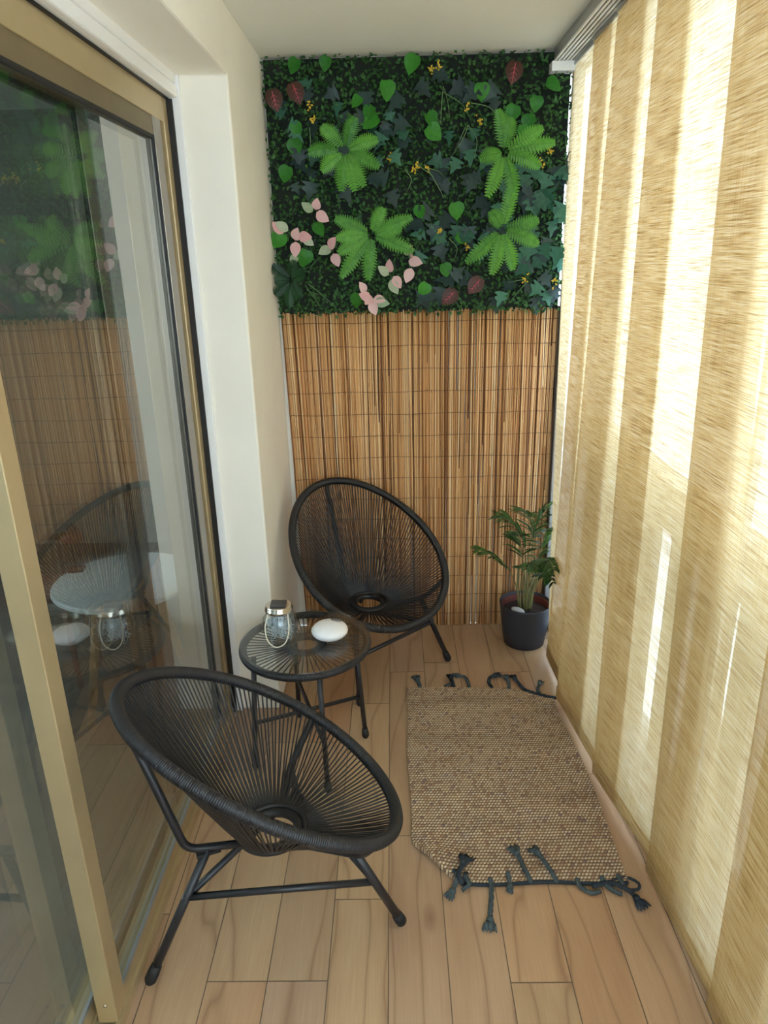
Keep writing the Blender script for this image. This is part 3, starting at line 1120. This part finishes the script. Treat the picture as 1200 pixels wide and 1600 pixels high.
# feet in chair coordinates: rear, left front, right front
chair((-0.332, 1.456, 0), 0.391, 'black string egg chair in the foreground beside the sliding door', [(-0.351, -0.038), (0.16, 0.30), (0.305, -0.126)])
chair((-0.125, 2.735, 0), -0.994, 'black string egg chair at the far end in front of the reed screen', [(-0.33, -0.03), (0.142, 0.325), (0.213, -0.179)])

# ------------------------------------------------------------------ side table with a glass top
TC = (-0.322, 2.175)
tb = thing('side_table', 'low round black side table with corded rim and glass top between the chairs', 'table', (TC[0], TC[1], 0))
TR, TZ = 0.214, 0.452
g = G()
n = 1000
th = np.linspace(0, 2 * np.pi, n, endpoint=False)
g.tube([(TR * math.cos(t), TR * math.sin(t), TZ) for t in th], 0.0125 + 0.0014 * np.abs(np.sin(np.arange(n) * np.pi / 4)), 10, closed=True)
g.obj('rim', M['black_cord'], tb)
g = G()
g.tube([(0.052 * math.cos(t), 0.052 * math.sin(t), TZ - 0.004) for t in np.linspace(0, 2 * np.pi, 60, endpoint=False)], 0.010, 8, closed=True)
g.tube([(0.068 * math.cos(t), 0.068 * math.sin(t), TZ - 0.002) for t in np.linspace(0, 2 * np.pi, 60, endpoint=False)], 0.008, 8, closed=True)
hb = g.obj('woven_hub', M['black_cord'], tb)
for k in range(30):
    t = 2 * math.pi * (k + 0.5) / 30
    g = G()
    for off in (-0.0056, 0.0056):
        px_, py_ = -math.sin(t) * off, math.cos(t) * off
        g.tube([(TR * math.cos(t) + px_ * 2.0, TR * math.sin(t) + py_ * 2.0, TZ + 0.002), (0.07 * math.cos(t) + px_ * 0.5, 0.07 * math.sin(t) + py_ * 0.5, TZ)], 0.0023, 6, cap=False)
    g.obj('cord', M['black_cord'], hb)
g = G()
g.lathe([(0.222, 0), (0.2235, 0.002), (0.2235, 0.004), (0.222, 0.006)], 96, (0, 0, TZ + 0.0145), capb=True, capt=True)
g.obj('glass_top', M['table_glass'], tb, autosmooth=True)
feet = [(-0.195, -0.085), (0.075, -0.210), (0.193, 0.080), (-0.075, 0.215)]
mids = []
for fx, fy in feet:
    top = np.array([fx * 0.86, fy * 0.86, TZ - 0.008])
    foot = np.array([fx, fy, 0.0])
    d = (foot - top) / np.linalg.norm(foot - top)
    g = G()
    g.tube([top, foot - d * 0.02], 0.0092, 10)
    lg = g.obj('leg', M['black_steel'], tb)
    g = G()
    g.tube([foot - d * 0.046, foot - d * 0.026, foot - d * 0.012, foot + np.array([0, 0, 0.003])], [0.0105, 0.0135, 0.0135, 0.009], 12)
    g.obj('foot_cap', M['rubber'], lg)
    mids.append(top + (foot - top) * 0.58)
for i, j in ((0, 2), (1, 3)):
    g = G()
    g.tube([mids[i], mids[j]], 0.0075, 10)
    g.obj('stretcher', M['black_steel'], tb)
ZG = TZ + 0.0145 + 0.006

# ------------------------------------------------------------------ jar lantern
jar = thing('jar_lantern', 'glass jar solar lantern with metal lid standing on the glass table', 'lantern', (-0.404, 2.172, ZG))
g = G()
prof = [(0.034, 0.0), (0.044, 0.003), (0.054, 0.022), (0.061, 0.048), (0.062, 0.066), (0.056, 0.088), (0.046, 0.102), (0.043, 0.108), (0.043, 0.120)]
g.lathe(prof, 40)
g.obj('glass_body', M['jar_glass'], jar)
g = G()
g.lathe([(0.046, 0.112), (0.0475, 0.114), (0.0475, 0.121), (0.045, 0.124), (0.045, 0.131), (0.043, 0.134)], 40, capb=True, capt=True)
lid = g.obj('lid', M['steel'], jar, autosmooth=True)
boxobj('solar_panel', (-0.026, -0.022, 0.134), (0.026, 0.022, 0.141), M['solar'], lid, bevel=0.001)
g = G()
# bail handle hanging down over the front of the belly
hp = bez([(-0.032, -0.036, 0.116), (-0.041, -0.053, 0.075), (-0.034, -0.063, 0.030), (-0.006, -0.068, 0.008), (0.026, -0.064, 0.024), (0.038, -0.052, 0.070), (0.034, -0.036, 0.116)], 40)
g.tube(hp, 0.0021, 8)
g.obj('handle', M['wire_cream'], jar)
g = G()
pts = []
for k in range(150):
    a = rng.uniform(0, 2 * math.pi)
    rr = 0.046 * math.sqrt(rng.uniform(0, 1))
    zz = rng.uniform(0.008, 0.092)
    rr *= np.interp(zz, [0, 0.05, 0.095], [0.85, 1.1, 0.75])
    pts.append((rr * math.cos(a), rr * math.sin(a), zz))
g.tube(bez(pts[:110], 440), 0.0008, 4)
fl = g.obj('fairy_light_wire', M['fairy'], jar)
g = G()
for p in pts[:40]:
    g.lathe([(0.0005, -0.002), (0.0022, 0), (0.0005, 0.002)], 6, p)
g.obj('light_bead', M['white_plastic'], fl)

# ------------------------------------------------------------------ white puck
pk = thing('white_speaker', 'small white pebble-shaped speaker lying on the glass table top', 'speaker', (-0.236, 2.180, ZG), 0.0)
g = G()
prof = [(0.030, 0.0)] + [(0.063 * math.cos(a), 0.029 + 0.029 * math.sin(a)) for a in np.linspace(-1.15, 1.45, 16)] + [(0.001, 0.058)]
g.lathe(prof, 48)
bo = g.obj('shell', M['white_plastic'], pk)
g = G()
g.lathe([(0.017, -0.001), (0.017, 0.002), (0.015, 0.003)], 24, capt=True)
bt = g.obj('control_pad', M['grey_plastic'], pk)
bt.location = (0.022, 0.024, 0.0535)
bt.rotation_euler = (-0.2, 0.2, 0.0)
bt.scale = (1.1, 0.7, 1)

# ------------------------------------------------------------------ potted palm
pl = thing('potted_palm', 'small areca palm in a charcoal pot in the back corner by the curtain', 'plant', (0.586, 2.955, 0))
g = G()
g.lathe([(0.086, 0.0), (0.092, 0.004), (0.106, 0.10), (0.1165, 0.198), (0.118, 0.206), (0.115, 0.208), (0.112, 0.204), (0.108, 0.13), (0.104, 0.12)], 56)
g.obj('pot', M['pot'], pl)
g = G()
g.lathe([(0.098, 0.05), (0.106, 0.19), (0.109, 0.196), (0.106, 0.198), (0.102, 0.19), (0.099, 0.150)], 48)
g.obj('inner_pot', M['terracotta'], pl)
g = G()
V = [(0, 0, 0.172)]
F = []
for rr, zz in ((0.03, 0.173), (0.06, 0.17), (0.1, 0.166)):
    for j in range(24):
        a = j * math.pi / 12
        V.append((rr * math.cos(a), rr * math.sin(a), zz + rng.uniform(-0.004, 0.004)))
for j in range(24):
    F.append((0, 1 + j, 1 + (j + 1) % 24))
    for q in range(2):
        F.append((1 + q * 24 + j, 25 + q * 24 + j, 25 + q * 24 + (j + 1) % 24, 1 + q * 24 + (j + 1) % 24))
g.add(V, F)
g.obj('soil', M['soil'], pl)

def palm_frond(path, ll, nleaf, droop, start=0.35):
    pts = bez(path, 28)
    n = len(pts)
    g = G()
    g.tube(pts, np.linspace(0.0036, 0.0011, n), 6)
    st_ = g.obj('frond', M['palm_stem'], pl)
    g = G()
    for k in range(nleaf):
        t = start + (1 - start) * (k + 0.5) / nleaf
        i = min(n - 2, int(t * (n - 1)))
        p = Vector(pts[i])
        dv = (Vector(pts[i + 1]) - p).normalized()
        up = Vector((0, 0, 1))
        sd = dv.cross(up)
        if sd.length < 0.1:
            sd = Vector((1, 0, 0))
        sd.normalize()
        L = ll * math.sin(math.pi * (0.25 + 0.7 * (k + 0.5) / nleaf)) ** 0.6 * rng.uniform(0.85, 1.1)
        for sgn in (-1, 1):
            d = (sd * sgn * 0.75 + dv * 0.85 + up * rng.uniform(-0.1, 0.2)).normalized()
            v, f = leaf_shape(L, 0.0115, 'blade', 0.3, droop, 6)
            nv = up + Vector((rng.normal(0, 0.2), rng.normal(0, 0.2) - 0.3, 0))
            mm = frame(p, d, nv)
            g.add([mm @ Vector(q) for q in v], f, rng.uniform(0, 1))
    g.obj('leaflets', M['palm'], st_)
B = (0.0, 0.0, 0.17)
palm_frond([(-0.02, 0, 0.17), (-0.05, -0.01, 0.30), (-0.10, -0.03, 0.40), (-0.175, -0.05, 0.468), (-0.24, -0.06, 0.495)], 0.095, 13, 0.25, 0.42)
palm_frond([(0.0, 0.0, 0.17), (0.0, 0.01, 0.36), (-0.02, 0.02, 0.50), (-0.075, 0.03, 0.585), (-0.135, 0.04, 0.62)], 0.125, 14, 0.35, 0.42)
palm_frond([(0.01, 0.0, 0.17), (0.02, 0.02, 0.38), (0.03, 0.03, 0.52), (0.055, 0.03, 0.61), (0.08, 0.02, 0.66)], 0.10, 12, 0.4, 0.45)
palm_frond([(0.01, -0.01, 0.17), (0.02, -0.03, 0.34), (0.035, -0.10, 0.45), (0.05, -0.20, 0.50), (0.055, -0.29, 0.49)], 0.075, 12, 0.35, 0.45)
palm_frond([(0.01, -0.01, 0.17), (0.025, -0.03, 0.29), (0.04, -0.09, 0.38), (0.06, -0.17, 0.42), (0.065, -0.24, 0.41)], 0.075, 10, 0.3, 0.45)
palm_frond([(0.0, -0.01, 0.17), (0.0, -0.03, 0.33), (0.01, -0.06, 0.42), (0.03, -0.12, 0.47), (0.05, -0.18, 0.475)], 0.075, 11, 0.4, 0.45)
palm_frond([(-0.005, 0.0, 0.17), (-0.01, -0.01, 0.33), (-0.03, -0.03, 0.45), (-0.05, -0.06, 0.54), (-0.06, -0.09, 0.58)], 0.09, 12, 0.45, 0.45)
palm_frond([(0.015, 0.0, 0.17), (0.03, 0.0, 0.32), (0.045, -0.02, 0.44), (0.06, -0.04, 0.54), (0.065, -0.07, 0.59)], 0.075, 11, 0.45, 0.45)
palm_frond([(0.0, 0.01, 0.17), (0.005, 0.02, 0.40), (0.02, 0.02, 0.55), (0.0, 0.0, 0.63), (-0.03, -0.03, 0.66)], 0.10, 13, 0.45, 0.45)
palm_frond([(0.012, 0.0, 0.17), (0.03, -0.01, 0.30), (0.05, -0.06, 0.40), (0.062, -0.14, 0.44), (0.066, -0.21, 0.43)], 0.08, 11, 0.3, 0.4)
palm_frond([(-0.01, -0.01, 0.17), (-0.02, -0.03, 0.30), (-0.03, -0.08, 0.41), (-0.02, -0.14, 0.46), (0.01, -0.20, 0.46)], 0.08, 12, 0.4, 0.45)
for k in range(8):
    g = G()
    a = rng.uniform(0, 6.28)
    q = Vector((0.03 * math.cos(a), 0.03 * math.sin(a), 0))
    g.tube(bez([tuple(q + Vector(B)), tuple(q * 1.3 + Vector((0, 0, 0.27))), tuple(q * 1.8 + Vector((0.01, -0.02, 0.36)))], 12), 0.0028, 6)
    g.obj('stem', M['palm_stem'], pl)
g = G()
prof = [(0.001, -0.012)] + [(0.030 * math.cos(a), 0.012 * math.sin(a)) for a in np.linspace(-1.3, 1.3, 9)] + [(0.001, 0.012)]
g.lathe(prof, 24)
pb_ = g.obj('pebble', M['pebble'])
pb_.location = (0.592 - 0.048, 2.965 - 0.062, 0.190)
pb_.rotation_euler = (0.1, 0.25, -0.3)
pb_.scale = (1.05, 0.62, 1)
tag(pb_, 'smooth pale grey pebble lying on the soil of the charcoal palm pot', 'pebble')

# ------------------------------------------------------------------ woven rug
rug = thing('woven_rug', 'natural jute rug with slate tassels lying along the curtain', 'rug', (0.33, 2.06, 0))
RX, RY = 0.33, 2.06
g = G()
V, F = [], []
NX, NY = 40, 60
def rug_edge(t):
    # t 0 front .. 1 back -> left x, right x, y
    y = 1.580 + (2.562 - 1.580) * t
    xl = 0.030 + 0.004 * math.sin(y * 11)
    if y < 1.765:
        xl = 0.165 - 0.135 * min(1, (y - 1.580) / 0.150) ** 0.8
    xr = 0.650 - 0.022 * t + 0.006 * math.sin(y * 7)
    return xl, xr, y
def rug_pt(a, t, top):
    xl, xr, y = rug_edge(t)
    x = xl + (xr - xl) * a
    yy = y - 0.085 * max(0, a - 0.72) / 0.28 * t * t        # the back right corner is pulled forward
    yy += 0.004 * math.sin(x * 19) * (1 - t)
    z = 0.0125 + 0.003 * math.sin(x * 9 + y * 5) * math.sin(y * 8)
    edge = min(a, 1 - a) * 0.6
    lift = 0.018 * math.exp(-((x - 0.09) ** 2 + (y - 1.66) ** 2) / 0.004)   # front left corner curls up
    if not top:
        return (x - RX, yy - RY, 0.001 + lift * 0.8)
    return (x - RX, yy - RY, z + lift)
for top in (0, 1):
    for b in range(NY + 1):
        for a in range(NX + 1):
            V.append(rug_pt(a / NX, b / NY, top))
W_ = NX + 1
O_ = W_ * (NY + 1)
for b in range(NY):
    for a in range(NX):
        q = b * W_ + a
        F.append((q + W_, q + W_ + 1, q + 1, q))
        F.append((O_ + q, O_ + q + 1, O_ + q + W_ + 1, O_ + q + W_))
for a in range(NX):
    F.append((a, a + 1, O_ + a + 1, O_ + a))
    q = NY * W_ + a
    F.append((q + 1, q, O_ + q, O_ + q + 1))
for b in range(NY):
    q = b * W_
    F.append((q + W_, q, O_ + q, O_ + q + W_))
    q = b * W_ + NX
    F.append((q, q + W_, O_ + q + W_, O_ + q))
g.add(V, F)
g.obj('mat', M['jute'], rug, autosmooth=True)
g = G()
g.tube([Vector(rug_pt(a, 0.0, True)) + Vector((0, -0.004, -0.005)) for a in np.linspace(0.0, 1.0, 30)], 0.0055, 7)
g.obj('edge_yarn', M['tassel_dark'], rug)

def tassel(path, dark=False, knot=True, r=0.0074, fringe=0.034):
    mat = M['tassel_dark'] if dark else M['tassel']
    P = [np.array((x - RX, y - RY, z)) for x, y, z in path]
    pts = bez(P, 20)
    g = G()
    for k in range(3):      # three plied strands
        q = []
        for i, p in enumerate(pts):
            a = i * 0.9 + k * 2.094
            d = np.array([math.cos(a), math.sin(a) * 0.7, math.sin(a) * 0.5]) * r * 0.45
            q.append(p + d)
        g.tube(q, r * 0.62, 6)
    o = g.obj('tassel', mat, rug)
    e = pts[-1]
    dv = e - pts[-3]
    dv[2] = 0
    dv = dv / (np.linalg.norm(dv) + 1e-9)
    sd = np.array([-dv[1], dv[0], 0])
    if knot:
        g = G()
        for k in range(14):
            f_ = (k - 6.5) / 6.5
            tip = e + dv * fringe * rng.uniform(0.8, 1.1) + sd * f_ * fringe * 0.55
            tip[2] = max(0.003, e[2] * 0.6 + rng.uniform(-0.004, 0.008))
            mid = e + dv * fringe * 0.4 + sd * f_ * fringe * 0.42 + np.array([0, 0, 0.006 * (1 - abs(f_))])
            g.tube([e - dv * 0.004, mid, tip], [0.0035, 0.0032, 0.0018], 5)
        g.tube([e - dv * 0.008, e, e + dv * 0.008], [r * 1.1, r * 1.5, r * 1.2], 8)
        g.obj('fringe', mat, o)
zt = 0.022
# front row
tassel([(0.150, 1.61, zt), (0.158, 1.585, 0.028), (0.148, 1.562, 0.014), (0.140, 1.548, 0.010)], fringe=0.026)
tassel([(0.185, 1.600, zt), (0.168, 1.570, 0.020), (0.160, 1.585, 0.034), (0.178, 1.625, 0.034)], dark=True, fringe=0.045)
tassel([(0.180, 1.59, zt), (0.190, 1.565, 0.018), (0.172, 1.552, 0.010)], knot=False, r=0.008)
tassel([(0.252, 1.585, 0.016), (0.253, 1.560, 0.009), (0.243, 1.500, 0.008), (0.235, 1.455, 0.009)], fringe=0.034)
tassel([(0.305, 1.600, zt), (0.306, 1.578, 0.016), (0.304, 1.560, 0.010)], knot=True, fringe=0.016)
tassel([(0.366, 1.576, 0.012), (0.360, 1.590, 0.022), (0.350, 1.640, 0.020), (0.342, 1.672, 0.022)], fringe=0.036)
tassel([(0.440, 1.576, 0.012), (0.432, 1.595, 0.022), (0.416, 1.645, 0.021), (0.404, 1.672, 0.022)], dark=False, fringe=0.032)
tassel([(0.500, 1.582, 0.016), (0.505, 1.560, 0.010), (0.530, 1.540, 0.010), (0.555, 1.545, 0.010)], knot=False)
tassel([(0.570, 1.585, 0.020), (0.578, 1.565, 0.012), (0.596, 1.545, 0.010), (0.612, 1.535, 0.010)], knot=False)
tassel([(0.540, 1.560, 0.012), (0.590, 1.568, 0.016), (0.636, 1.545, 0.012), (0.650, 1.520, 0.009)], dark=True, fringe=0.034)
tassel([(0.618, 1.590, 0.020), (0.623, 1.570, 0.016), (0.628, 1.555, 0.012)], knot=False, r=0.007)
tassel([(0.600, 1.580, 0.014), (0.645, 1.590, 0.010), (0.672, 1.572, 0.008), (0.665, 1.552, 0.008), (0.640, 1.548, 0.009)], dark=True, knot=False, r=0.0045)
# back row
tassel([(0.086, 2.565, 0.014), (0.087, 2.590, 0.010), (0.078, 2.630, 0.010)], fringe=0.035)
tassel([(0.228, 2.565, 0.014), (0.226, 2.600, 0.010), (0.222, 2.640, 0.012)], fringe=0.030, dark=True)
tassel([(0.290, 2.560, 0.014), (0.292, 2.600, 0.010), (0.280, 2.640, 0.012), (0.250, 2.655, 0.012)], fringe=0.022)
tassel([(0.385, 2.558, 0.014), (0.378, 2.600, 0.010), (0.386, 2.635, 0.012), (0.41, 2.650, 0.012)], fringe=0.026, dark=True)
tassel([(0.455, 2.552, 0.014), (0.462, 2.595, 0.010), (0.458, 2.630, 0.012)], fringe=0.030)
tassel([(0.515, 2.540, 0.014), (0.505, 2.580, 0.010), (0.492, 2.630, 0.010)], fringe=0.030, dark=True)
tassel([(0.515, 2.545, 0.012), (0.545, 2.520, 0.012), (0.600, 2.490, 0.012), (0.632, 2.480, 0.012)], dark=True, knot=False)
tassel([(0.575, 2.515, 0.012), (0.572, 2.545, 0.012), (0.590, 2.585, 0.012)], fringe=0.022)
tassel([(0.19, 2.575, 0.012), (0.205, 2.59, 0.010), (0.222, 2.600, 0.010)], knot=False, r=0.005)

# ------------------------------------------------------------------ inside the room, behind the glass
rt = thing('round_table', 'low round white table with oak legs indoors behind the glass door', 'table', (-1.065, 2.53, 0))
g = G()
g.lathe([(0.262, 0), (0.268, 0.006), (0.268, 0.016), (0.262, 0.022)], 64, (0, 0, 0.528), capt=True)
g.obj('tabletop', M['white_plastic'], rt, autosmooth=True)
for k in range(3):
    a = k * 2.094 - 2.2
    g = G()
    g.tube([(0.12 * math.cos(a), 0.12 * math.sin(a), 0.528), (0.24 * math.cos(a), 0.24 * math.sin(a), 0.0)], [0.02, 0.013], 12)
    g.obj('leg', M['oak'], rt)
bird = thing('bird_figurine', 'painted wooden bird on a thin rod standing on the white table indoors', 'figurine', (-1.285, 2.615, 0.55), 0.15)
boxobj('base', (-0.028, -0.028, 0.0), (0.028, 0.028, 0.011), M['red_wood'], bird, bevel=0.002)
g = G()
g.tube([(0, 0, 0.012), (-0.006, 0, 0.115)], 0.0022, 6)
g.obj('rod', M['alu_dark'], bird)
g = G()
sec = [(-0.050, 0.010), (-0.030, 0.020), (0.0, 0.027), (0.025, 0.024), (0.040, 0.012), (0.046, 0.004)]
g.tube([(x_, 0, 0.140) for x_, r_ in sec], [r_ for x_, r_ in sec], 14)
g.obj('body', M['bird_breast'], bird)
g = G()
g.tube([(0.002, 0, 0.165), (0.004, 0, 0.178), (0.006, 0, 0.192), (0.007, 0, 0.198)], [0.014, 0.018, 0.013, 0.004], 12)
hd = g.obj('head', M['bird_body'], bird)
g = G()
g.tube([(0.018, 0, 0.180), (0.034, 0, 0.177)], [0.005, 0.0008], 8)
g.obj('beak', M['bird_wing'], hd)
g = G()
g.tube([(0.0, 0, 0.150), (-0.05, 0, 0.150), (-0.115, 0, 0.142)], [0.018, 0.014, 0.002], 10)
g.obj('tail', M['bird_wing'], bird)
ws = thing('wooden_stool', 'low reddish wooden stool standing indoors behind the white round table', 'stool', (-1.44, 2.74, 0))
g = G()
g.lathe([(0.135, 0), (0.142, 0.006), (0.142, 0.020), (0.135, 0.026)], 40, (0, 0, 0.405), capt=True)
g.obj('seat', M['red_wood'], ws, autosmooth=True)
for k in range(3):
    an = -1.0 + k * 2.094
    g = G()
    g.tube([(0.09 * math.cos(an), 0.09 * math.sin(an), 0.405), (0.14 * math.cos(an), 0.14 * math.sin(an), 0.0)], [0.018, 0.012], 10)
    g.obj('leg', M['red_wood'], ws)
